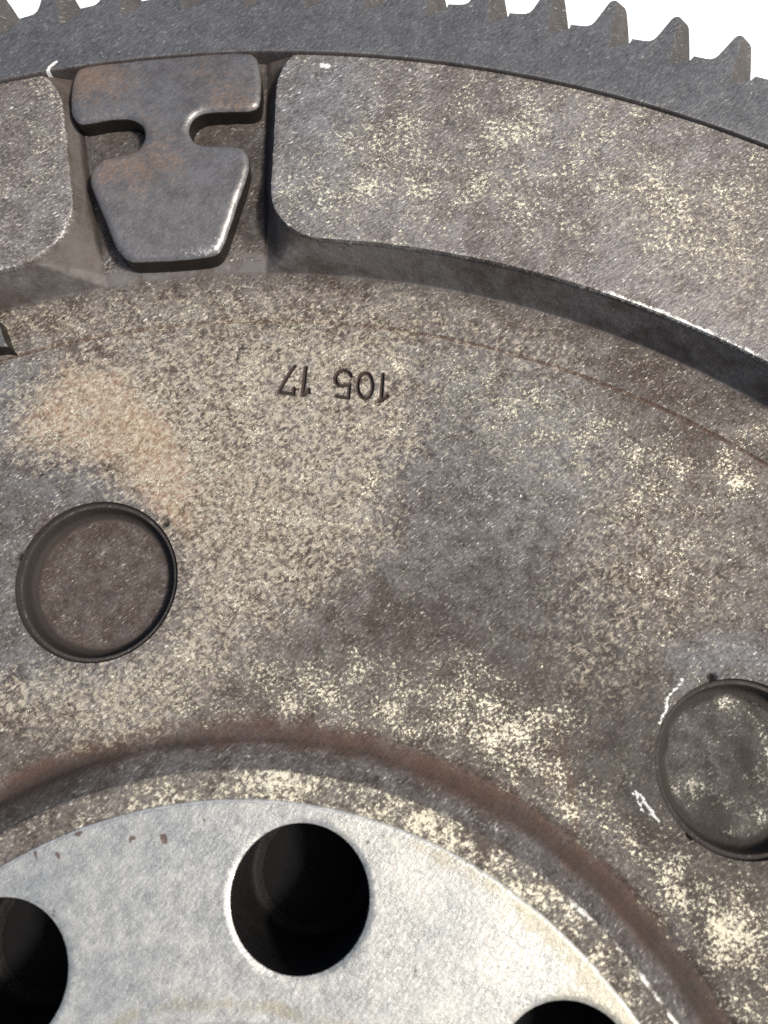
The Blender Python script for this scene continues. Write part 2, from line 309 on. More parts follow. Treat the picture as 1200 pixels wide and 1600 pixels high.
# ------------------------------------------------------------------ wear map: patches the metal itself carries, plus a painted sheen and edge glints
PATCHES = [
 ('film', 0.2, 8, [(16.93, 160.85), (40.40, 156.57), (43.29, 133.16), (33.85, 136.83), (20.24, 141.73), (13.16, 149.71)]),
 ('dark', 0.2, 8, [(-52.32, 55.88), (-34.28, 66.56), (-22.84, 67.79), (-23.31, 60.88), (-40.83, 49.74), (-47.80, 44.71)]),
 ('dark', 0.18, 8, [(-5.55, 93.94), (26.21, 100.22), (35.72, 91.70), (38.86, 67.28), (25.90, 73.65), (0.55, 77.31), (-12.40, 78.38)]),
 ('dark', 0.22, 8, [(-0.72, 82.29), (23.04, 88.42), (52.17, 78.82), (56.30, 46.52), (49.58, 44.76), (35.14, 60.06), (18.57, 67.63), (0.95, 68.85), (-24.58, 64.77), (-25.87, 68.74)]),
 ('tan', 0.4, 3, [(45.79, 65.16), (54.13, 63.48), (54.78, 58.38), (45.88, 59.05)]),
 ('film', 0.14, 9, [(-9.68, 125.37), (5.76, 127.13), (21.75, 124.83), (36.06, 118.25), (46.01, 112.92), (48.37, 94.96), (36.84, 90.21), (29.92, 79.74), (21.00, 80.87), (13.83, 89.65), (17.83, 105.69), (0.60, 107.18), (-6.69, 113.42)]),
 ('film', 0.1, 5, [(22.24, 106.82), (30.49, 107.01), (34.31, 94.93), (31.29, 81.81), (22.67, 81.30), (21.69, 95.34)]),
 ('film', 0.25, 6, [(-72.44, 116.07), (-44.68, 126.49), (-13.67, 133.21), (14.67, 131.55), (15.56, 126.95), (-12.21, 127.46), (-42.83, 120.80), (-69.86, 109.54)]),
 ('cream', 0.17, 6, [(-17.25, 76.24), (-5.82, 80.97), (6.48, 82.37), (21.00, 80.87), (26.21, 72.08), (35.54, 67.21), (46.33, 61.45), (54.60, 59.83), (56.30, 46.52), (51.82, 45.35), (36.96, 59.00), (23.90, 66.58), (9.55, 69.41), (-7.96, 69.08), (-32.36, 61.06), (-29.80, 66.85)]),
 ('cream', 0.1, 6, [(-7.67, 117.33), (16.24, 123.43), (36.65, 114.42), (48.93, 104.20), (50.06, 95.40), (31.49, 90.61), (11.94, 98.43), (-4.32, 103.93)]),
 ('cream', 0.18, 4, [(-35.13, 63.75), (-16.03, 72.15), (3.24, 73.69), (14.28, 71.47), (2.59, 69.28), (-13.17, 68.58), (-27.91, 63.91), (-36.24, 59.21)]),
 ('cream', 0.16, 3, [(-12.90, 122.38), (-3.81, 125.78), (25.93, 122.78), (43.48, 118.15), (42.23, 113.89), (23.17, 116.96), (2.93, 122.14), (-10.27, 119.84)]),
 ('cool', 0.5, 4, [(-63.26, 92.85), (-52.51, 96.10), (-43.15, 92.01), (-39.85, 90.90), (-55.38, 87.90), (-56.23, 79.97), (-52.29, 69.88), (-41.20, 67.84), (-35.54, 70.18), (-42.41, 63.59), (-52.83, 61.76)]),
 ('cool', 0.4, 8, [(-9.17, 123.33), (15.66, 126.44), (27.67, 118.11), (19.24, 108.00), (5.98, 108.55), (-5.73, 109.58)]),
 ('cool', 0.25, 8, [(-9.85, 110.56), (18.87, 109.87), (25.78, 92.73), (14.56, 86.24), (-4.63, 90.42)]),
 ('cool', 0.8, 3, [(36.70, 91.06), (50.06, 95.40), (50.71, 90.29), (44.76, 89.62), (37.45, 86.42)]),  # bluish sheen of the sun above the right plug, painted in
 ('cool', 0.6, 5, [(-72.11, 107.33), (-62.67, 109.73), (-60.65, 101.73), (-65.99, 92.15)]),
 ('cool', 0.6, 5, [(-41.29, 164.33), (-28.64, 167.48), (-25.89, 157.17), (-28.33, 133.76), (-33.94, 137.85)]),
 ('dark', 0.3, 5, [(23.80, 75.62), (33.49, 84.10), (34.34, 74.19), (40.82, 65.42), (36.34, 67.42), (29.23, 69.59)]),
 ('dark', 0.3, 6, [(36.20, 63.44), (44.55, 62.51), (54.78, 58.38), (55.77, 50.63), (50.10, 52.02)]),
 ('tan', 0.35, 4, [(-52.52, 60.97), (-40.44, 63.23), (-29.77, 69.47), (-25.16, 75.09), (-17.75, 77.90), (-21.42, 69.02), (-29.04, 61.92), (-40.38, 58.13), (-51.27, 57.85)]),
 ('film', 0.54, 6, [(-65.10, 102.70), (-57.95, 110.93), (-45.95, 117.80), (-31.12, 122.66), (-13.96, 126.47), (-9.17, 123.33), (-5.73, 109.58), (-7.89, 103.02), (-5.13, 95.95), (-8.58, 91.27), (-14.32, 85.14), (-19.71, 78.29), (-23.86, 71.00), (-29.31, 62.69), (-39.01, 59.33), (-49.90, 59.06), (-54.52, 61.32), (-48.38, 64.66), (-38.51, 68.09), (-31.13, 73.54), (-30.18, 81.98), (-34.22, 88.48), (-41.36, 92.47), (-48.95, 94.50), (-62.16, 95.16)]),
 ('cream', 0.22, 3, [(-65.10, 102.70), (-57.95, 110.93), (-45.95, 117.80), (-31.12, 122.66), (-13.96, 126.47), (-9.17, 123.33), (-5.73, 109.58), (-7.89, 103.02), (-5.13, 95.95), (-8.58, 91.27), (-14.32, 85.14), (-19.71, 78.29), (-23.86, 71.00), (-29.31, 62.69), (-39.01, 59.33), (-49.90, 59.06), (-54.52, 61.32), (-48.38, 64.66), (-38.51, 68.09), (-31.13, 73.54), (-30.18, 81.98), (-34.22, 88.48), (-41.36, 92.47), (-48.95, 94.50), (-62.16, 95.16)]),
 ('cream', 0.04, 3, [(-34.75, 121.19), (-10.19, 127.42), (-5.73, 109.58), (-6.24, 96.62), (-14.32, 85.14), (-25.96, 77.58), (-31.00, 87.40), (-36.60, 101.69)]),
 ('tan', 0.8, 5, [(-63.43, 101.03), (-60.78, 110.21), (-50.42, 112.85), (-42.15, 106.45), (-36.59, 95.67), (-33.33, 88.71), (-38.96, 91.13), (-44.69, 93.60), (-52.34, 95.64), (-62.16, 95.16)]),
 ('tan', 0.4, 5, [(-45.85, 105.51), (-25.69, 104.48), (-17.59, 96.61), (-20.28, 86.39), (-25.96, 77.58), (-30.49, 80.05), (-33.33, 88.71), (-40.19, 94.75)]),
 ('tan', 0.12, 5, [(-42.33, 119.27), (-10.19, 127.42), (-5.25, 107.68), (-9.05, 93.04), (-20.28, 86.39), (-34.79, 96.13)]),
 ('cream', -0.12, 6, [(-5.73, 109.58), (22.11, 122.84), (27.77, 112.15), (27.49, 93.17), (11.55, 83.68), (-5.60, 80.14), (-14.21, 81.51), (-8.58, 91.27), (-4.71, 97.98)]),
 ('dark', 0.22, 8, [(-8.58, 91.27), (8.45, 97.54), (28.26, 98.88), (34.04, 85.97), (35.15, 74.40), (25.59, 75.24), (15.64, 81.22), (-1.56, 78.52), (-14.59, 73.40), (-19.20, 76.63)]),
 ('dark', 0.25, 4, [(-63.26, 92.85), (-52.51, 96.10), (-43.15, 92.01), (-55.38, 87.90), (-56.23, 79.97), (-52.29, 69.88), (-41.20, 67.84), (-35.54, 70.18), (-41.61, 66.41), (-52.83, 61.76)]),
 ('cream', -0.25, 4, [(-63.26, 92.85), (-52.51, 96.10), (-43.15, 92.01), (-55.38, 87.90), (-56.23, 79.97), (-52.29, 69.88), (-41.20, 67.84), (-53.47, 63.34)]),
 ('cream', 0.2, 6, [(-17.96, 72.53), (-8.54, 77.60), (7.07, 79.87), (21.66, 77.60), (26.21, 72.08), (27.56, 65.13), (18.24, 69.18), (3.84, 71.29), (-13.41, 69.37)]),
 ('cream', 0.16, 6, [(7.26, 79.05), (21.00, 80.87), (25.09, 73.44), (27.56, 65.13), (20.19, 68.05), (12.28, 72.63)]),
 ('tan', 0.45, 2, [(21.00, 76.58), (24.77, 75.03), (27.96, 65.23), (25.01, 65.27), (20.84, 69.04)]),
 ('cream', 0.24, 6, [(26.96, 68.19), (37.27, 66.86), (45.22, 63.46), (54.13, 63.48), (56.30, 46.52), (51.07, 45.15), (41.81, 54.24), (33.17, 61.87)]),
 ('cream', 0.2, 4, [(35.41, 67.97), (41.18, 63.18), (54.32, 62.01), (55.24, 54.82), (48.17, 54.43), (41.89, 58.76)]),
 ('tan', 0.45, 3, [(43.67, 57.72), (48.73, 56.06), (51.06, 50.82), (46.85, 52.62)]),
 ('cream', 0.3, 3, [(35.77, 120.18), (45.91, 127.87), (47.76, 113.37), (38.56, 113.93)]),
 ('tan', 0.35, 3, [(34.72, 120.93), (45.91, 127.87), (47.76, 113.37), (37.67, 113.70)]),
 ('cream', 0.22, 6, [(-3.57, 124.76), (16.24, 123.43), (31.27, 119.03), (38.61, 101.54), (34.59, 93.20), (26.53, 98.43), (18.87, 109.87), (5.13, 112.35)]),
 ('tan', 0.25, 6, [(21.54, 110.56), (30.18, 108.86), (32.34, 90.82), (29.78, 80.56), (22.67, 81.30), (25.78, 92.73)]),
 ('cream', 0.15, 3, [(-65.90, 115.50), (-44.34, 125.45), (-13.40, 132.16), (-12.07, 126.94), (-42.66, 120.28), (-64.18, 110.98)]),
 ('dark', 0.12, 4, [(-73.05, 107.09), (-63.61, 109.49), (-62.50, 101.26), (-67.65, 93.75)]),
 ('cream', 0.34, 3, [(-31.81, 50.18), (-21.46, 57.60), (-17.51, 61.43), (-4.65, 64.36), (5.63, 63.84), (12.79, 61.79), (11.83, 58.84), (3.33, 59.72), (-9.04, 58.85), (-20.86, 55.77)]),
 ('cream', 0.25, 2, [(11.05, 62.11), (25.29, 56.69), (34.41, 50.35), (31.92, 51.13), (20.57, 56.20), (11.74, 59.20)]),
 ('dark', 0.3, 3, [(-48.98, 47.63), (-39.53, 55.84), (-31.82, 59.51), (-36.50, 52.50), (-44.56, 45.55)]),
 ('cream', 0.22, 6, [(-36.95, 149.67), (-13.13, 162.76), (5.66, 168.67), (35.77, 163.28), (38.02, 146.22), (19.89, 143.77), (0.40, 146.50), (-17.08, 138.78), (-29.51, 137.85)]),
 ('tan', 0.2, 5, [(-15.15, 150.49), (-0.28, 149.68), (9.93, 146.69), (20.59, 139.70), (3.76, 139.70), (-7.51, 139.01), (-21.00, 138.89)]),
 ('cream', 0.1, 5, [(-80.44, 141.14), (-71.98, 140.89), (-67.59, 129.38), (-72.98, 122.49)]),
 ('tan', 0.3, 5, [(-80.44, 141.14), (-73.88, 140.41), (-69.44, 128.91), (-72.98, 122.49)]),
 ('cream', -0.3, 3, [(-40.95, 163.17), (-28.64, 167.48), (-26.79, 160.56), (-33.18, 150.61), (-36.13, 145.22)]),
]
SPOTS = [
 ('white', 0.8, 0.9, [(-33.79, 164.70), (-32.89, 164.80)]),
 ('edge', 0.65, 0.7, [(36.19, 83.50), (37.91, 86.80)]),
 ('edge', 0.6, 0.5, [(33.48, 71.83), (34.07, 70.85)]),
 ('rust', 1, 1.6, [(21.98, 73.89), (23.92, 70.66)]),
 ('white', 0.6, 0.8, [(-20.29, 167.08), (-8.13, 156.31), (-20.39, 136.63)]),
]
STREAKS = [
 ('dark', 0.8, 0.3, [(-34.16, 116.33), (-34.60, 118.39), (-33.65, 118.95), (-32.52, 119.24)]),
 ('edge', 0.6, 0.25, [(-34.45, 116.26), (-34.91, 118.42), (-34.47, 118.96)]),
 ('white', 0.74, 0.4, [(34.21, 71.04), (35.20, 70.65), (36.88, 69.16), (37.68, 68.40)]),
 ('white', 0.74, 0.32, [(34.46, 70.54), (35.44, 69.26), (37.49, 68.51)]),
 ('edge', 0.62, 0.38, [(38.24, 86.89), (36.29, 83.96), (36.49, 82.72), (35.84, 80.43)]),
 ('white', 1.1, 0.35, [(-74.81, 152.29), (-74.64, 153.81), (-74.16, 154.80)]),
 ('edge', 0.22, 0.4, [(8.17, 136.55), (11.84, 136.85), (17.45, 136.60), (22.16, 135.92), (26.00, 134.83)]),  # glint along the pad edge painted over its worn metal, continued below
 ('edge', 0.26, 0.4, [(26.84, 135.25), (33.44, 133.47), (39.96, 131.52), (45.47, 129.77)]),
 ('rust', 0.9, 0.8, [(22.49, 76.97), (23.95, 74.82), (26.10, 69.59), (27.56, 65.13)]),
]
HUB_SPOTS = [
 ('rust', 1, 0.75, [(-33.35, 48.76), (-26.81, 50.00), (-22.74, 50.99), (-35.22, 45.52)]),
 ('rust', 0.8, 0.55, [(-33.38, 39.70), (-32.72, 39.28), (-37.76, 45.23), (-18.94, 54.38), (11.18, 44.76), (2.04, 56.75), (3.69, 58.34), (1.61, 54.36), (-24.85, 48.98)]),
 ('rust', 0.6, 0.5, [(-26.72, 38.80), (7.24, 57.35), (3.67, 55.27), (-5.09, 37.33)]),
]


def wear_and_sheen(X, Y):
    wx = X + 2.2 * fbm(X, Y, .22, 4); wy = Y + 2.2 * fbm(X + 50, Y - 30, .22, 4)
    out = {k: np.zeros(X.shape) for k in ('cream', 'tan', 'rust', 'dark', 'white', 'edge', 'cool', 'film', 'smooth')}
    for ch, amp, soft, P in PATCHES:
        d = poly_sdf(P, wx, wy)
        out[ch] += amp * (1 - sstep(-soft, soft, d))
    out['dark'] = np.minimum(out['dark'], .42)
    for ch, amp, rad, P in SPOTS:
        for (x, y) in P:
            out[ch] = np.maximum(out[ch], amp * (1 - sstep(rad * .3, rad, np.hypot(X - x, Y - y))))
    for ch, amp, wid, P in STREAKS:
        out[ch] = np.maximum(out[ch], amp * (1 - sstep(wid * .4, wid, line_dist(P, X, Y))))
    return out

# ------------------------------------------------------------------ disc body with raised pads
rr = [R_HUB + .02]
for stop, st in ((R_LIP - .25, .35), (R_LIP, .12), (R_LIP + .3, .15), (R_CH1 + .6, .3), (R_LINE - .5, .45), (R_LINE + .5, .11), (R_FOOT - .3, .4), (R_FOOT + .3, .12),
                 (R_PAD - .35, .3), (R_PAD + .4, .11), (R_GEAR - .4, .38), (R_GEAR + .02, .2)):
    n = max(1, round((stop - rr[-1]) / st)); a = rr[-1]
    rr += [a + (stop - a) * (q + 1) / n for q in range(n)]
rr = np.array(rr)
tt = np.concatenate([np.arange(34, 132, .14), np.arange(132, 394, .75)])
TH, RR = np.meshgrid(np.radians(tt), rr)
X = RR * np.cos(TH); Y = RR * np.sin(TH)
def fold(x, y):
    """polar coordinates folded into one sixth of the wheel: r, degrees from the middle of the pocket"""
    r = np.hypot(x, y); t = np.degrees(np.arctan2(y, x))
    return r, (t - 109.75 + 30) % 60 - 30
def pad_sdf(x, y):
    r, t = fold(x, y)
    hw = np.where(t < 0, 5.80, 5.82)
    u = (np.abs(t) - hw) * math.pi / 180 * np.clip(r, 136, 172)      # distance into the pad from its side
    v = r - R_PAD; q = R_GEAR + 3.2 - r
    cr = np.where(v < 16, np.where(t < 0, 8.0, 9.5), 9.5)
    w_ = np.minimum(v, q)
    a = cr - u; b = cr - w_
    return np.where((a > 0) & (b > 0), np.hypot(a, b) - cr, -np.minimum(u, w_)) + .16 * fbm(x, y, .7, 3)
cuts = [pad_sdf, lambda x, y: pad_sdf(x, y) + .35]
fields = [snap(X, Y, f, .5) for f in cuts]
def plug_sdf(x, y):
    return np.min([np.hypot(x - a, y - b) for a, b in plugs], 0) - PLUG_R
fp = snap(X, Y, plug_sdf, .5); fields.append(fp)
RN = np.hypot(X, Y)

NOTCH = [(-55.34, 80.19), (-36.93, 90.00), (41.69, 88.13), (42.10, 67.73)]
def body_z(x, y):
    r, t = fold(x, y)
    # hub collar, rust channel
    zc = np.interp(r, [R_HUB, R_HUB + .3, R_LIP - .25, R_LIP, R_LIP + .3, R_CH0, R_CH0 + .8, R_CH1 - .7, R_CH1, R_CH1 + .6, R_LINE - .28, R_LINE - .05, R_LINE + .15, R_LINE + .3, 200],
                   [Z_LIP, Z_LIP, Z_LIP, Z_LIP - .12, Z_LIP - .45, .15, -.45, -.55, -.12, 0, 0, -.22, -.2, .06, .06])
    d = pad_sdf(x, y)
    # pocket floor
    zf = np.interp(r, [135.9, 137, 143, 150, 160, 166, 170.2], [.4, .7, 2.0, 3.9, 4.4, 4.6, 5.5])
    e = (np.abs(t) - 5.22 + .06 * np.sin(r * .9)) * math.pi / 180 * r          # wall foot runs along a radial line
    q = np.where(e > 0, d / np.maximum(d + e, 1e-4), 1)
    zs = zf + (Z_PAD - .12 - zf) * (1 - q) ** 1.35 + .0
    zs = np.where(d <= 0, Z_PAD - .12 * sstep(-.35, 0, d), zs)
    zo = np.where(d <= 0, zs, np.where(e > 0, zs, zf - .25 * np.exp(-np.abs(e) / .35)))
    cone = Z_PAD * (r - R_FOOT) / (R_PAD - R_FOOT)
    cone = smax(cone, 0 * cone, .35) - .09
    z = np.where(r > R_FOOT - 1.0, np.where(d > 0, np.minimum(zo, np.maximum(cone, .06)), zo), zc)
    z = np.where(r < R_FOOT - .35, zc, z)
    # staking notches beside the plugs
    for nx, ny in NOTCH:
        z = z - .9 * (1 - sstep(.15, .95, np.hypot(x - nx, y - ny)))
    # casting unevenness
    z = z + np.where(r < R_FOOT, .05, .05) * fbm(x, y, .35, 3) + .03 * fbm(x, y, 1.4, 2)
    z = z + np.where((d > .3) & (r > R_FOOT), .30, 0) * fbm(x, y, .45, 3) * sstep(.3, 3, d) * sstep(R_FOOT, R_FOOT + 3, r)
    return z
Z = body_z(X, Y)
V = np.stack([X, Y, Z], -1).reshape(-1, 3)
F = tri_grid(len(rr), len(tt), fields, closed=True)
# (r, theta) order gives clockwise faces: turn them up
F = F[:, ::-1] if np.cross(V[F[0, 1]] - V[F[0, 0]], V[F[0, 2]] - V[F[0, 0]])[2] < 0 else F
cx = X.ravel()[F].mean(1); cy = Y.ravel()[F].mean(1); crd, ctd = fold(cx, cy)
A = wear_and_sheen(X, Y)
rr_ = RN
A['rust'] += np.where(rr_ < R_LINE + 5, .85 * sstep(R_CH0 - 1.6, R_CH0 + .8, rr_ + 1.5 * fbm(X, Y, .25)) * (1 - sstep(R_CH1 - 1.2, R_CH1 + .6, rr_ + 1.8 * fbm(X, Y, .4))), 0)
A['rust'] += .9 * (1 - sstep(.12, .42, np.abs(rr_ - R_LINE)))
D = pad_sdf(X, Y)
wall = (rr_ > R_FOOT - .25) & (D > .02)
A['cream'] = np.where(wall, -.5, A['cream'])
A['film'] = np.where(wall, 0, A['film']); A['cool'] = np.where(wall, .12 * (rr_ < R_PAD + .3), A['cool'])
A['white'] = np.where(wall, 0, A['white']); A['edge'] = np.where(wall, 0, A['edge'])
A['rust'] *= ~wall
angd = np.degrees(np.arctan2(Y, X))
slope = sstep(R_LIP, R_LIP + .4, rr_) * (1 - sstep(R_CH0 + .5, R_CH1 + .5, rr_))
A['cool'] += .25 * slope; A['dark'] += .22 * slope + .22 * (rr_ < R_LINE - 10) * sstep(115, 85, rr_) * sstep(100, 60, angd) * (angd > 0); A['cream'] -= .5 * slope; A['cream'] += .22 * (rr_ < R_LIP)
A['edge'] += (.52 + 1.5 * fbm(X, Y, .5, 3)) * (1 - sstep(.12, .55, np.abs(rr_ - R_LIP + .05))) * (sstep(74, 62, angd) * (angd > 0) * .75 + .25)  # highlight on the hub lip painted as bright metal, strongest at the right
A['dark'] += .30 * sstep(R_FOOT - 3.5, R_FOOT - .2, rr_) * (rr_ <= R_FOOT)  # contact shade and grime painted together along the pad wall foot
A['edge'] += (rr_ > R_FOOT + .6) * (1 - sstep(.12, .45, np.abs(D + .12))) * (np.where(angd > 112, .45, .35 + .2 * sstep(88, 80, angd)) + .5 * fbm(X, Y, .3, 2))  # worn pad edges with their highlight painted in
pock = (rr_ > R_FOOT) & (D > .2)
_, tf_ = fold(X, Y); ee = (np.abs(tf_) - 5.22) * math.pi / 180 * rr_
onwall = pock & ((ee > 0) | (rr_ < R_PAD))
A['smooth'] = 1.0 * onwall
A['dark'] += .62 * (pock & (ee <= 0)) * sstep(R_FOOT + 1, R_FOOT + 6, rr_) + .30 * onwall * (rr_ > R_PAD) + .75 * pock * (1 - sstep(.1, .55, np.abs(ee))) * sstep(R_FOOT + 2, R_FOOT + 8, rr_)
A['film'] = np.where(pock & (rr_ > R_PAD), 0, A['film'])
A['rust'] = np.where(rr_ < R_LINE - 10, A['rust'] * np.clip(.78 + 1.2 * fbm(X, Y, .18, 4), .2, 1.1), A['rust']); A['dark'] += .26 * (rr_ > R_CH0 - .8) * (rr_ < R_CH1) * sstep(R_CH0 - .8, R_CH0 + .3, rr_) * (1 - sstep(R_CH0 + 1, R_CH1, rr_))
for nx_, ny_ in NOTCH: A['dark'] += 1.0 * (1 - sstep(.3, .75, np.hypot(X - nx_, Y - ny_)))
A = {k: np.clip(v, -1, 1.2).ravel() for k, v in A.items()}
in_plug = plug_sdf(cx, cy) < 0
is_pad = (pad_sdf(cx, cy) < 0) & (crd > R_PAD - .01)
# openings for the finely cut stamped digits
GLYPHS = [
 ('stamped digit 1 beside the zero', [[(-12.45, 119.84), (-12.05, 117.84), (-11.65, 115.86)], [(-11.63, 115.80), (-11.28, 116.20), (-10.97, 116.67)], [(-11.81, 115.57), (-11.53, 115.83)]], 0.52),
 ('stamped digit 0', [[(-13.48, 117.69), (-13.38, 117.18), (-13.37, 116.68), (-13.43, 116.23), (-13.57, 115.86), (-13.78, 115.60), (-14.04, 115.46), (-14.34, 115.46), (-14.65, 115.59), (-14.95, 115.84), (-15.23, 116.20), (-15.47, 116.64), (-15.64, 117.14), (-15.74, 117.66), (-15.76, 118.17), (-15.70, 118.62), (-15.56, 118.99), (-15.35, 119.25), (-15.08, 119.39), (-14.79, 119.40), (-14.47, 119.27), (-14.16, 119.01), (-13.88, 118.64), (-13.65, 118.19), (-13.48, 117.69)]], 0.5),
 ('stamped digit 5', [[(-16.99, 118.38), (-17.57, 118.92), (-18.38, 119.02), (-19.04, 118.48), (-19.23, 117.56), (-18.97, 116.85), (-18.34, 116.43), (-17.66, 116.60), (-16.84, 116.99), (-16.66, 115.99), (-16.46, 114.94), (-17.40, 114.79), (-18.37, 114.76)]], 0.5),
 ('stamped digit 1 beside the seven', [[(-23.98, 118.00), (-23.59, 115.83), (-23.22, 113.71)], [(-23.16, 113.72), (-22.77, 114.19), (-22.57, 114.70)], [(-22.68, 114.67), (-22.45, 114.27)]], 0.6),
 ('stamped digit 7', [[(-25.67, 117.79), (-26.03, 116.61), (-26.48, 114.94), (-26.79, 113.23), (-25.73, 113.37), (-24.54, 113.49), (-24.74, 114.36)]], 0.5)
]
def cell_window(P):
    P = np.array(P); r = np.hypot(P[:, 0], P[:, 1]); t = np.degrees(np.arctan2(P[:, 1], P[:, 0]))
    i0 = np.searchsorted(rr, r.min() - .8) - 1; i1 = np.searchsorted(rr, r.max() + .8)
    j0 = np.searchsorted(tt, t.min() - .33) - 1; j1 = np.searchsorted(tt, t.max() + .33)
    return i0, i1, j0, j1
wins = [cell_window([p for st in G[1] for p in st]) for G in GLYPHS]
in_win = np.zeros(len(cx), bool)
cr_ = np.hypot(cx, cy); ct_ = np.degrees(np.arctan2(cy, cx))
for (i0, i1, j0, j1) in wins:
    in_win |= (cr_ > rr[i0]) & (cr_ < rr[i1]) & (ct_ > tt[j0]) & (ct_ < tt[j1])
sel = ~in_plug & ~is_pad & ~in_win
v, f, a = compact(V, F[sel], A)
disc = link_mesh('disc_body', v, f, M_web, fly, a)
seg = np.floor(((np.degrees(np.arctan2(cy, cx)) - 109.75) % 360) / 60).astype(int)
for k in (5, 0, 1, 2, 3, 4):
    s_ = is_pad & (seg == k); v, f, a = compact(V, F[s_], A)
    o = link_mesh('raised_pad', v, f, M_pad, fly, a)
    if k == 5: o['label'] = 'large flecked pad right of the hourglass tab'
    if k == 0: o['label'] = 'flecked pad left of the hourglass tab'
# stamped digits
for (nm, G, wd), (i0, i1, j0, j1) in zip(GLYPHS, wins):
    ra = np.linspace(rr[i0], rr[i1], max(8, int((rr[i1] - rr[i0]) / .085))); ta = np.linspace(tt[j0], tt[j1], max(8, int((tt[j1] - tt[j0]) * 2.06 / .085)))
    T2, R2 = np.meshgrid(np.radians(ta), ra); x = R2 * np.cos(T2); y = R2 * np.sin(T2)
    d = np.min([line_dist(st, x, y) for st in G], 0) + .05 * fbm(x, y, 2.5, 2)
    gz = -.38 * (1 - sstep(wd * .12, wd * .62, d)) + .05 * np.exp(-((d - wd * .85) / .18) ** 2)
    edge = np.minimum(np.minimum(R2 - ra[0], ra[-1] - R2), np.minimum(T2 - T2.min(), T2.max() - T2) * 118)
    z = body_z(x, y) + gz * sstep(0, .25, edge)
    aa = wear_and_sheen(x, y); aa['rust'] = .5 * (1 - sstep(wd * .25, wd * .9, d)); aa['film'] *= sstep(wd * .4, wd, d); aa['edge'] = .42 * np.exp(-((d - wd * .8) / .16) ** 2); aa['dark'] = aa['dark'] + .85 * (1 - sstep(wd * .25, wd * .75, d)); aa['cream'] -= .8 * (1 - sstep(wd * .5, wd * 1.6, d))
    VV = np.stack([x, y, z], -1).reshape(-1, 3); FF = tri_grid(len(ra), len(ta), [])
    FF = FF[:, ::-1] if np.cross(VV[FF[0, 1]] - VV[FF[0, 0]], VV[FF[0, 2]] - VV[FF[0, 0]])[2] < 0 else FF
    o = link_mesh('stamped_digit', VV, FF, M_web, disc, {k: q.ravel() for k, q in aa.items()})
    o['label'] = nm
# plugs pressed into their holes
def ring_of(field, pts, radius):
    m_ = np.abs(np.hypot(X - pts[0], Y - pts[1]) - radius) < 2e-2
    m_ &= (field == 0)
    return m_
for k, (px, py) in enumerate(plugs):
    m_ = ring_of(fp, (px, py), PLUG_R)
    vx, vy, vz = X[m_], Y[m_], Z[m_]; o_ = np.argsort(np.arctan2(vy - py, vx - px)); vx, vy, vz = vx[o_], vy[o_], vz[o_]
    n = len(vx); ux = (vx - px) / PLUG_R; uy = (vy - py) / PLUG_R
    ang = np.arctan2(uy, ux)
    prof = [(PLUG_R, None), (11.36, -.12), (11.30, -.5), (11.24, -.62), (10.98, -.66), (10.80, -.58), (10.66, -.72), (10.50, -1.3), (10.32, -2.2), (10.12, -2.62), (9.75, -2.85), (9.2, -2.9)]
    prof += [(r_, -2.9) for r_ in np.linspace(8.6, .001, 24)]
    VV = []
    for r_, z_ in prof:
        wob = 1 + .004 * np.sin(3 * ang + k)
        rr2 = r_ * (wob if z_ is not None and z_ < -.6 else 1)
        zz = vz if z_ is None else z_ + np.where(r_ < 9.6, .10 * fbm(px + ux * r_, py + uy * r_, .5, 3) , 0)
        VV.append(np.stack([px + ux * rr2, py + uy * rr2, zz + 0 * ux], -1))
    VV = np.concatenate(VV); FF = []
    n_in = 3                                        # first rings: wall of the hole, the rest is the plug
    def rings(q0, q1):
        L = []
        for q in range(q0, q1):
            for i in range(n):
                j = (i + 1) % n; L.append((q * n + i, q * n + j, (q + 1) * n + j, (q + 1) * n + i))
        return np.array(L)[:, ::-1]
    aw = {kk: np.zeros(len(VV)) for kk in ('cream', 'dark', 'rust', 'tan')}
    rad = np.hypot(VV[:, 0] - px, VV[:, 1] - py)
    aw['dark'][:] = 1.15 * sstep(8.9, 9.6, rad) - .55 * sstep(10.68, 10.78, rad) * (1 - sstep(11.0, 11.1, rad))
    aw['cream'][:] = np.where(rad < 9.6, (.55 if k == 5 else .10) + .9 * fbm(VV[:, 0], VV[:, 1], .15, 2), -.5)
    if k == 5: aw['dark'] += (rad < 9.6) * np.clip(.55 + 2.0 * fbm(VV[:, 0], VV[:, 1], .22, 3), 0, .95)
    if k == 0: aw['rust'][:] = .35 * (rad < 9.6)
    f1 = rings(0, n_in); v, f, a = compact(VV, f1, aw); link_mesh('plug_hole', v, f, M_plug, disc, a)
    f2 = rings(n_in, len(prof) - 1); v, f, a = compact(VV, f2, aw)
    o = link_mesh('pressed_plug', v, f, M_plug, fly, a)
    if k == 5: o['label'] = 'pressed steel plug with pale olive mottling at the right'
    if k == 0: o['label'] = 'dark brown pressed steel plug at the left'

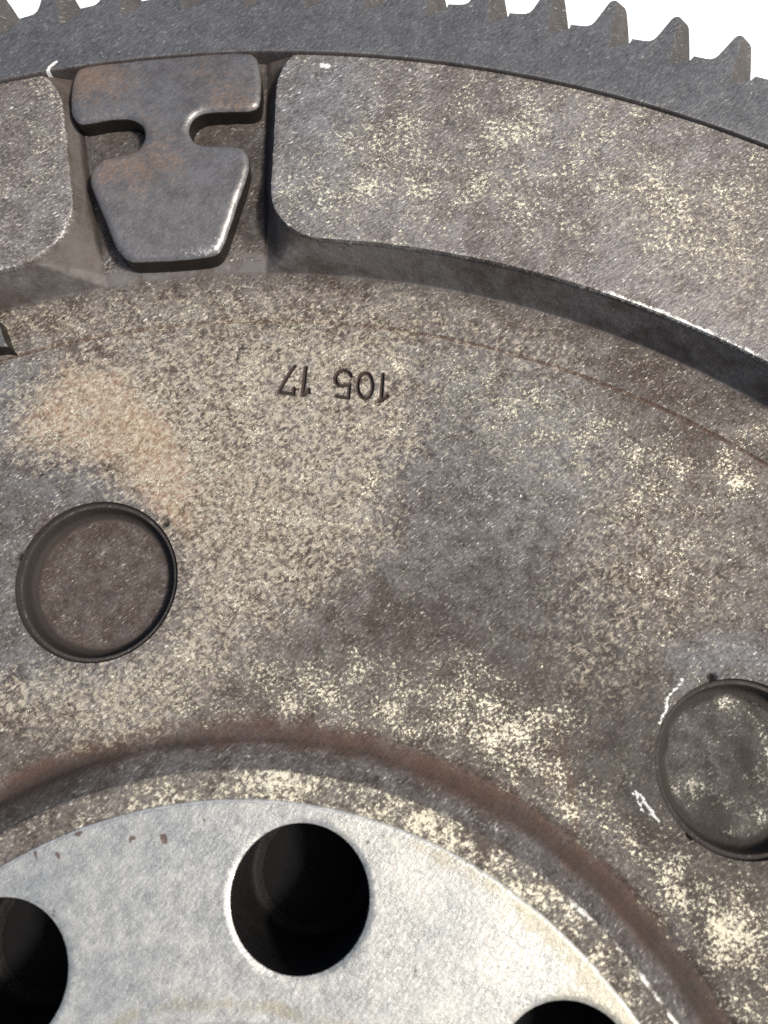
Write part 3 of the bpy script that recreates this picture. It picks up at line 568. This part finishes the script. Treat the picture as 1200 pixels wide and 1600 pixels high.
# ------------------------------------------------------------------ hub plate
hr = np.concatenate([[R_BORE, R_BORE + .25, R_BORE + .6], np.arange(R_BORE + 1, R_HUB - .6, .4), [R_HUB - .55, R_HUB - .42, R_HUB - .3, R_HUB - .15, R_HUB]])
ht = np.arange(0, 360, .5)
HT, HR = np.meshgrid(np.radians(ht), hr); HX = HR * np.cos(HT); HY = HR * np.sin(HT)
def bolt_sdf(x, y): return np.min([np.hypot(x - a, y - b) for a, b in bolts], 0) - BOLT_R
hs2 = snap(HX, HY, lambda x, y: bolt_sdf(x, y) - .45, .5)
hs = snap(HX, HY, bolt_sdf, .5)
hrn = np.hypot(HX, HY)
HZ = np.interp(hrn, [R_BORE, R_BORE + .6, R_HUB - .42, R_HUB - .15, R_HUB], [Z_HUB - .6, Z_HUB, Z_HUB, Z_HUB - .16, Z_LIP - .05])
HZ = HZ - .26 * (1 - sstep(0, .45, bolt_sdf(HX, HY))) + .03 * fbm(HX, HY, .3, 3)
# chipped edge of the hub face
HV = np.stack([HX, HY, HZ], -1).reshape(-1, 3); HF = tri_grid(len(hr), len(ht), [hs, hs2], closed=True)
HF = HF[:, ::-1] if np.cross(HV[HF[0, 1]] - HV[HF[0, 0]], HV[HF[0, 2]] - HV[HF[0, 0]])[2] < 0 else HF
hcx = HX.ravel()[HF].mean(1); hcy = HY.ravel()[HF].mean(1)
HA = wear_and_sheen(HX, HY)
HA['tan'] = np.zeros(HX.shape)
HA['edge'] = .55 * sstep(R_HUB - .5, R_HUB - .3, hrn) + .40 * (1 - sstep(.1, .9, bolt_sdf(HX, HY)))  # rim highlight painted in, and polished rings round the bolt holes
HA['tan'] += (.75 + 1.4 * fbm(HX, HY, .22, 3)) * (1 - sstep(.1, 1.7, np.abs(hrn - 37.0 + 2.2 * fbm(HX, HY, .12))))
HA['tan'] += .42 * (1 - sstep(.3, 2.2, bolt_sdf(HX, HY))) * sstep(-20, 10, HX)
HA['tan'] += .45 * sstep(56.5, 59, hrn) * sstep(0, 12, HX)
HA['cream'] = .5 * sstep(55.5, 59, hrn) * sstep(-6, 5, HX)
HA['tan'] += .38 * sstep(15, 38, HX + 7 * fbm(HX, HY, .08, 3)) + .30 * sstep(54, 58.5, hrn) * sstep(-12, 0, HX)
HA['cool'] = 1.0 * sstep(2, -28, HX + 9 * fbm(HX, HY, .1, 3))
HA['rust'] = np.zeros(HX.shape)
for ch, amp, rad, P in HUB_SPOTS:
    for (x, y) in P: HA[ch] = np.maximum(HA[ch], amp * (1 - sstep(rad * .2, rad * 1.1, np.hypot(HX - x + 1.3 * fbm(HX, HY, .9, 3), HY - y + 1.3 * fbm(HX + 9, HY, .9, 3)))))
HA = {k: v.ravel() for k, v in HA.items()}
v, f, a = compact(HV, HF[bolt_sdf(hcx, hcy) > 0], HA)
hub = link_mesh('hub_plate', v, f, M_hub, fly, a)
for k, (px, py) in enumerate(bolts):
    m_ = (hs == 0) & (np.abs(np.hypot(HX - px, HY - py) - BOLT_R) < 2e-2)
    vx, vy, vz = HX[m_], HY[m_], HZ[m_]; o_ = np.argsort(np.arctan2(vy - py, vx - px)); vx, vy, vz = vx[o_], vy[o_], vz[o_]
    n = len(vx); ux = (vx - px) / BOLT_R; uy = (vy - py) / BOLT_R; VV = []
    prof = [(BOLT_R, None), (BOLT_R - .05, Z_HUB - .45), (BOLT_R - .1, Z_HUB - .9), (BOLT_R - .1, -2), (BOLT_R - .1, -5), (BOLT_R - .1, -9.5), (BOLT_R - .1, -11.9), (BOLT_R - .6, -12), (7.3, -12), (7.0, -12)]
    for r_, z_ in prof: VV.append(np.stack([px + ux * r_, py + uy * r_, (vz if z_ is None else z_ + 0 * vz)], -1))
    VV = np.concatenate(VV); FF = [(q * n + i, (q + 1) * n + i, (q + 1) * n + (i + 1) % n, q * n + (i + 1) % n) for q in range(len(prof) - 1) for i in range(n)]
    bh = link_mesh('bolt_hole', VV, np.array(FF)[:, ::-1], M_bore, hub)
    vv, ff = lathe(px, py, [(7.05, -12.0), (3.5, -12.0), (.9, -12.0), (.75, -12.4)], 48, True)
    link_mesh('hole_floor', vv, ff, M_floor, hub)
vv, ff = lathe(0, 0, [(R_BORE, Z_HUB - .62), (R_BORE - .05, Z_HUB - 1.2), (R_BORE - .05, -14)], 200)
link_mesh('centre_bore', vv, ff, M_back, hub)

# ------------------------------------------------------------------ back of the disc (rim and underside)
vv, ff = lathe(0, 0, [(R_BORE - .05, -14), (60, -14), (66, -12), (130, -12), (134, -14), (169.9, -14), (169.9, 5)], 240)
link_mesh('disc_underside', vv, ff, M_back, fly, smooth=False)

# ------------------------------------------------------------------ ring gear
NT = 116; PITCH = 360 / NT; R_BODY = 177.6
gr = np.concatenate([[169.98, 170.06, 170.2], np.arange(170.4, 177.4, .22), [R_BODY]]); gt = np.concatenate([np.arange(0, 113.5, PITCH / 8), np.arange(113.5, 118.5, .08), np.arange(118.5, 360, PITCH / 8)])
GT, GR = np.meshgrid(np.radians(gt), gr)
GZ = np.interp(GR, [169.98, 170.06, 170.2], [Z_GEAR - .35, Z_GEAR - .08, Z_GEAR]) + 0 * GT
GV = np.stack([GR * np.cos(GT), GR * np.sin(GT), GZ], -1).reshape(-1, 3)
n = len(gt); low = np.stack([GV[:n, 0] , GV[:n, 1], np.full(n, -3.0)], -1); GV = np.concatenate([GV, low])
GF = tri_grid(len(gr), n, [], closed=True)
GF = GF[:, ::-1] if np.cross(GV[GF[0, 1]] - GV[GF[0, 0]], GV[GF[0, 2]] - GV[GF[0, 0]])[2] < 0 else GF
b0 = len(gr) * n; i = np.arange(n); j = (i + 1) % n
GF = np.concatenate([GF, np.stack([i, j, b0 + j], -1), np.stack([i, b0 + j, b0 + i], -1)])
gear = link_mesh('ring_gear', GV, GF, M_gear, fly, {'white': .95 * (1 - sstep(.1, .45, line_dist([(-74.68, 152.15), (-74.57, 153.54), (-73.94, 154.68)], GV[:, 0], GV[:, 1]))), 'dark': np.where(GV[:, 2] < Z_GEAR - .05, .40, 0.0), 'rust': np.where(GV[:, 2] < Z_GEAR - .05, .35, 0.0)})
TH0 = 89.27
def P3(a_, r_, z_): t_ = math.radians(-a_); return (r_ * math.cos(t_), r_ * math.sin(t_), z_)
def make_tooth():
    bm = bmesh.new(); H = Z_GEAR; B = -4.0
    def pt(a_, r_, z_): return bm.verts.new(P3(a_, r_, z_))
    top = [(0, 180.95), (.25, 181.05), (.55, 181.15), (.80, 181.35), (.98, 181.8), (1.10, 182.5), (1.24, 183.8), (1.38, 185.2), (1.52, 186.6), (1.60, 187.05), (1.72, 187.35), (1.84, 187.4)]
    rt = [(2.34, 187.5, .95), (2.46, 187.2, 1.15), (2.64, 185.9, 1.5), (2.76, 184.9, 1.7), (2.88, 183.9, 1.9), (2.99, 183.0, 2.15), (3.075, 182.4, 2.35)]
    E = (PITCH, 180.95)
    T = [pt(a_, r_, H) for a_, r_ in top]; Rv = [pt(a_, r_, H - d_) for a_, r_, d_ in rt]
    K = pt(2.08, 178.15, H); Kd = pt(2.085, 178.2, H - .12); E1 = pt(E[0], E[1], H); E0 = pt(3.06, 180.1, H); E0d = pt(3.05, 180.2, H - 2.2)
    B0 = pt(0, R_BODY, H); B1 = pt(PITCH, R_BODY, H); Bm = pt(PITCH / 2, R_BODY * 1.0, H)
    ridge = [pt(1.84 + (2.08 - 1.84) * q, 187.3 + (178.15 - 187.3) * q, H - .02) for q in (.25, .5, .75)]
    # ring face with this tooth's flat half
    bm.faces.new([B0, Bm, K] + ridge[::-1] + T[::-1])
    bm.faces.new([Bm, B1, E1, E0, K])
    # ground lead-in on the other half
    bm.faces.new([T[-1]] + ridge + [Kd, E0d] + Rv[::-1]).material_index = 1
    bm.faces.new([K, E0, E0d, Kd]); bm.faces.new([ridge[-1], K, Kd])
    bm.faces.new([E0, E1, Rv[-1], E0d])
    # walls down the flanks
    line = T + Rv + [E1]; low = [pt(a_, r_, B) for a_, r_ in top] + [pt(a_, r_, B) for a_, r_, _ in rt] + [pt(E[0], E[1], B)]
    for q in range(len(line) - 1): bm.faces.new([line[q], line[q + 1], low[q + 1], low[q]])
    bmesh.ops.recalc_face_normals(bm, faces=bm.faces)
    up = [f_ for f_ in bm.faces if abs(f_.normal.z) > .9]
    if up and up[0].normal.z < 0: bmesh.ops.reverse_faces(bm, faces=bm.faces)
    ed = [e for e in bm.edges if len(e.link_faces) == 2 and e.calc_face_angle(0) > .35 and all(v_.co.z > H - 2.4 for v_ in e.verts)
          and not any(abs(math.degrees(-math.atan2(v_.co.y, v_.co.x))) < 1e-3 or abs(math.degrees(-math.atan2(v_.co.y, v_.co.x)) - PITCH) < 1e-3 for v_ in e.verts)]
    bmesh.ops.bevel(bm, geom=ed, offset=.10, segments=2, affect='EDGES', profile=.6, clamp_overlap=True)
    bmesh.ops.scale(bm, vec=(S, S, S), verts=bm.verts)
    me = bpy.data.meshes.new('tooth'); bm.to_mesh(me); bm.free(); me.materials.append(M_gear); me.materials.append(M_flank)
    return me
tooth_me = make_tooth()
tooth_me.update()
for k in range(NT):
    o = bpy.data.objects.new('tooth', tooth_me); C.objects.link(o); o.parent = gear
    o.rotation_euler.z = math.radians(TH0 - k * PITCH)

# ------------------------------------------------------------------ hourglass tab in the pocket, and the plate at the left
def plate(name, P, zt, thick, edge, mat, tan=0.0, step=.22, n_ch=1, wav=.10, worn_glint=lambda x, y: 0 * x, zf=None):
    P = chaikin(P, n_ch)
    x0, y0 = P.min(0) - 1; x1, y1 = P.max(0) + 1
    gx = np.arange(x0, x1, step); gy = np.arange(y0, y1, step)
    x, y = np.meshgrid(gx, gy, indexing='ij')
    f = lambda a_, b_: poly_sdf(P, a_, b_) + .14 * fbm(a_, b_, .6, 3)
    s1 = snap(x, y, f, .4)
    d = np.minimum(f(x, y), 0); d[s1 == 0] = 0
    q = np.clip(1 + d / edge, 0, 1)
    z = (zt if zf is None else zf(x, y)) - edge * .62 * (1 - np.sqrt(np.maximum(1 - q * q * .98, 0))) + wav * fbm(x, y, .12, 3) + .03 * fbm(x, y, .9, 2)
    VV = np.stack([x, y, z], -1).reshape(-1, 3); FF = tri_grid(len(gx), len(gy), [s1])
    c = f(VV[FF][:, :, 0].mean(1), VV[FF][:, :, 1].mean(1)); FF = FF[c < -1e-3]
    FF = FF[:, ::-1] if np.cross(VV[FF[0, 1]] - VV[FF[0, 0]], VV[FF[0, 2]] - VV[FF[0, 0]])[2] < 0 else FF
    at = {'tan': np.clip(tan + 1.0 * fbm(VV[:, 0], VV[:, 1], .09, 2), -.3, 1), 'white': np.zeros(len(VV))}
    # boundary edges -> wall
    E_ = np.concatenate([FF[:, [0, 1]], FF[:, [1, 2]], FF[:, [2, 0]]]); key = E_[:, 0] * 10 ** 7 + E_[:, 1]; rev = E_[:, 1] * 10 ** 7 + E_[:, 0]
    bd = E_[~np.isin(key, rev)]
    u = np.unique(bd); mp = {int(q_): i_ for i_, q_ in enumerate(u)}; nb = len(VV)
    zb = (zt + 0 * VV[u][:, 0] if zf is None else zf(VV[u][:, 0], VV[u][:, 1]))
    lay = lambda dz: np.stack([VV[u][:, 0], VV[u][:, 1], zb + dz], -1)
    rows = [VV[u], lay(-edge * .62 - .35), lay(-thick)]
    VV2 = np.concatenate([VV] + rows); i0 = np.array([mp[int(q_)] for q_ in bd[:, 0]]); i1 = np.array([mp[int(q_)] for q_ in bd[:, 1]]); m_ = len(u)
    L = [FF]
    for q_ in range(2):
        a0 = nb + q_ * m_ + i0; a1 = nb + q_ * m_ + i1; b0_ = a0 + m_; b1_ = a1 + m_
        L += [np.stack([a0, b0_, b1_], -1), np.stack([a0, b1_, a1], -1)]
    FFF = np.concatenate(L)
    at = {k_: np.concatenate([v_, np.zeros(3 * m_)]) for k_, v_ in at.items()}
    for sx_, sy_, sr_ in ((-62, 141, 6), (-51, 138, 7), (-69, 152, 5)): at['tan'][:nb] += .38 * (name == 'retaining_tab') * np.exp(-((VV[:, 0] - sx_) ** 2 + (VV[:, 1] - sy_) ** 2) / sr_ ** 2)
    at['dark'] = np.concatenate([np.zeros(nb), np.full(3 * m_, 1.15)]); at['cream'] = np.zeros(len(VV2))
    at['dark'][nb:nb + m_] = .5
    dd = np.concatenate([d.ravel(), np.full(3 * m_, -9.0)])
    at['edge'] = .52 * (1 - sstep(.5, 1.3, np.abs(dd + .75))) * worn_glint(VV2[:, 0], VV2[:, 1])  # worn bevel band that also carries painted highlights
    v, f_, a_ = compact(VV2, FFF, at)
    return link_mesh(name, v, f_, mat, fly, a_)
TAB = [(-70.68, 153.62), (-70.10, 154.97), (-66.91, 156.38), (-60.87, 158.75), (-53.86, 161.37), (-45.56, 163.95), (-44.32, 163.65), (-43.33, 162.44), (-42.08, 159.26), (-41.09, 155.59), (-41.68, 154.14), (-45.07, 153.17), (-48.75, 152.12), (-49.97, 151.11), (-50.48, 149.82), (-50.43, 148.63), (-50.22, 147.92), (-49.54, 147.01), (-48.58, 146.51), (-47.46, 146.47), (-45.30, 147.03), (-42.76, 147.69), (-41.40, 147.51), (-40.40, 146.48), (-39.96, 145.30), (-39.69, 143.98), (-40.04, 137.62), (-40.43, 131.67), (-41.36, 130.32), (-46.13, 128.57), (-51.50, 126.85), (-52.70, 126.53), (-53.49, 126.52), (-54.81, 126.98), (-55.96, 127.95), (-58.92, 131.91), (-62.15, 136.02), (-62.62, 137.18), (-62.74, 138.53), (-62.28, 139.62), (-61.75, 140.50), (-59.84, 141.54), (-57.40, 142.82), (-56.83, 143.61), (-56.60, 144.53), (-56.47, 145.43), (-56.75, 146.34), (-57.21, 147.19), (-58.03, 147.79), (-58.93, 148.03), (-59.86, 148.03), (-60.85, 147.90), (-62.96, 147.13), (-66.31, 145.47), (-67.24, 145.47), (-67.91, 145.88), (-68.69, 146.62), (-69.10, 147.46), (-70.15, 150.40)]
def tab_z(x, y):                                   # the tab leans down towards the hub
    u = -.342 * x + .9397 * y
    return np.interp(u, [134, 138, 146, 158, 172], [4.0, 4.7, 6.3, 7.55, 7.86])
tab = plate('retaining_tab', TAB, Z_GEAR, 3.25, 1.15, M_tab, .12, zf=tab_z, worn_glint=lambda x, y: np.clip(1.25 - np.hypot(x + 40, y - 127) / 12, 0, 1) + .55 * (np.hypot(x + 50.5, y - 149) < 3))  # bevel highlights at tip and slot painted as worn bright metal
tab['label'] = 'hourglass shaped steel tab wedged in the pocket'
SIDE = [(-66.92, 109.19), (-68.14, 110.47), (-70.19, 113.07), (-76.30, 114.46), (-82.63, 107.44), (-80.36, 102.19), (-73.15, 106.76), (-68.49, 108.79)]
side = plate('corner_plate', SIDE, 3.1, 3.2, .5, M_tab, 0, n_ch=0)
side['label'] = 'small pale plate corner at the left edge'

# ------------------------------------------------------------------ what it lies on
bm = bmesh.new(); bmesh.ops.create_grid(bm, x_segments=8, y_segments=8, size=2.5)
me = bpy.data.meshes.new('table_top'); bm.to_mesh(me); bm.free(); me.materials.append(M_sheet)
tb = bpy.data.objects.new('table_top', me); C.objects.link(tb); tb.location = (0, 0, -14.1 * S)
tb['kind'] = 'structure'
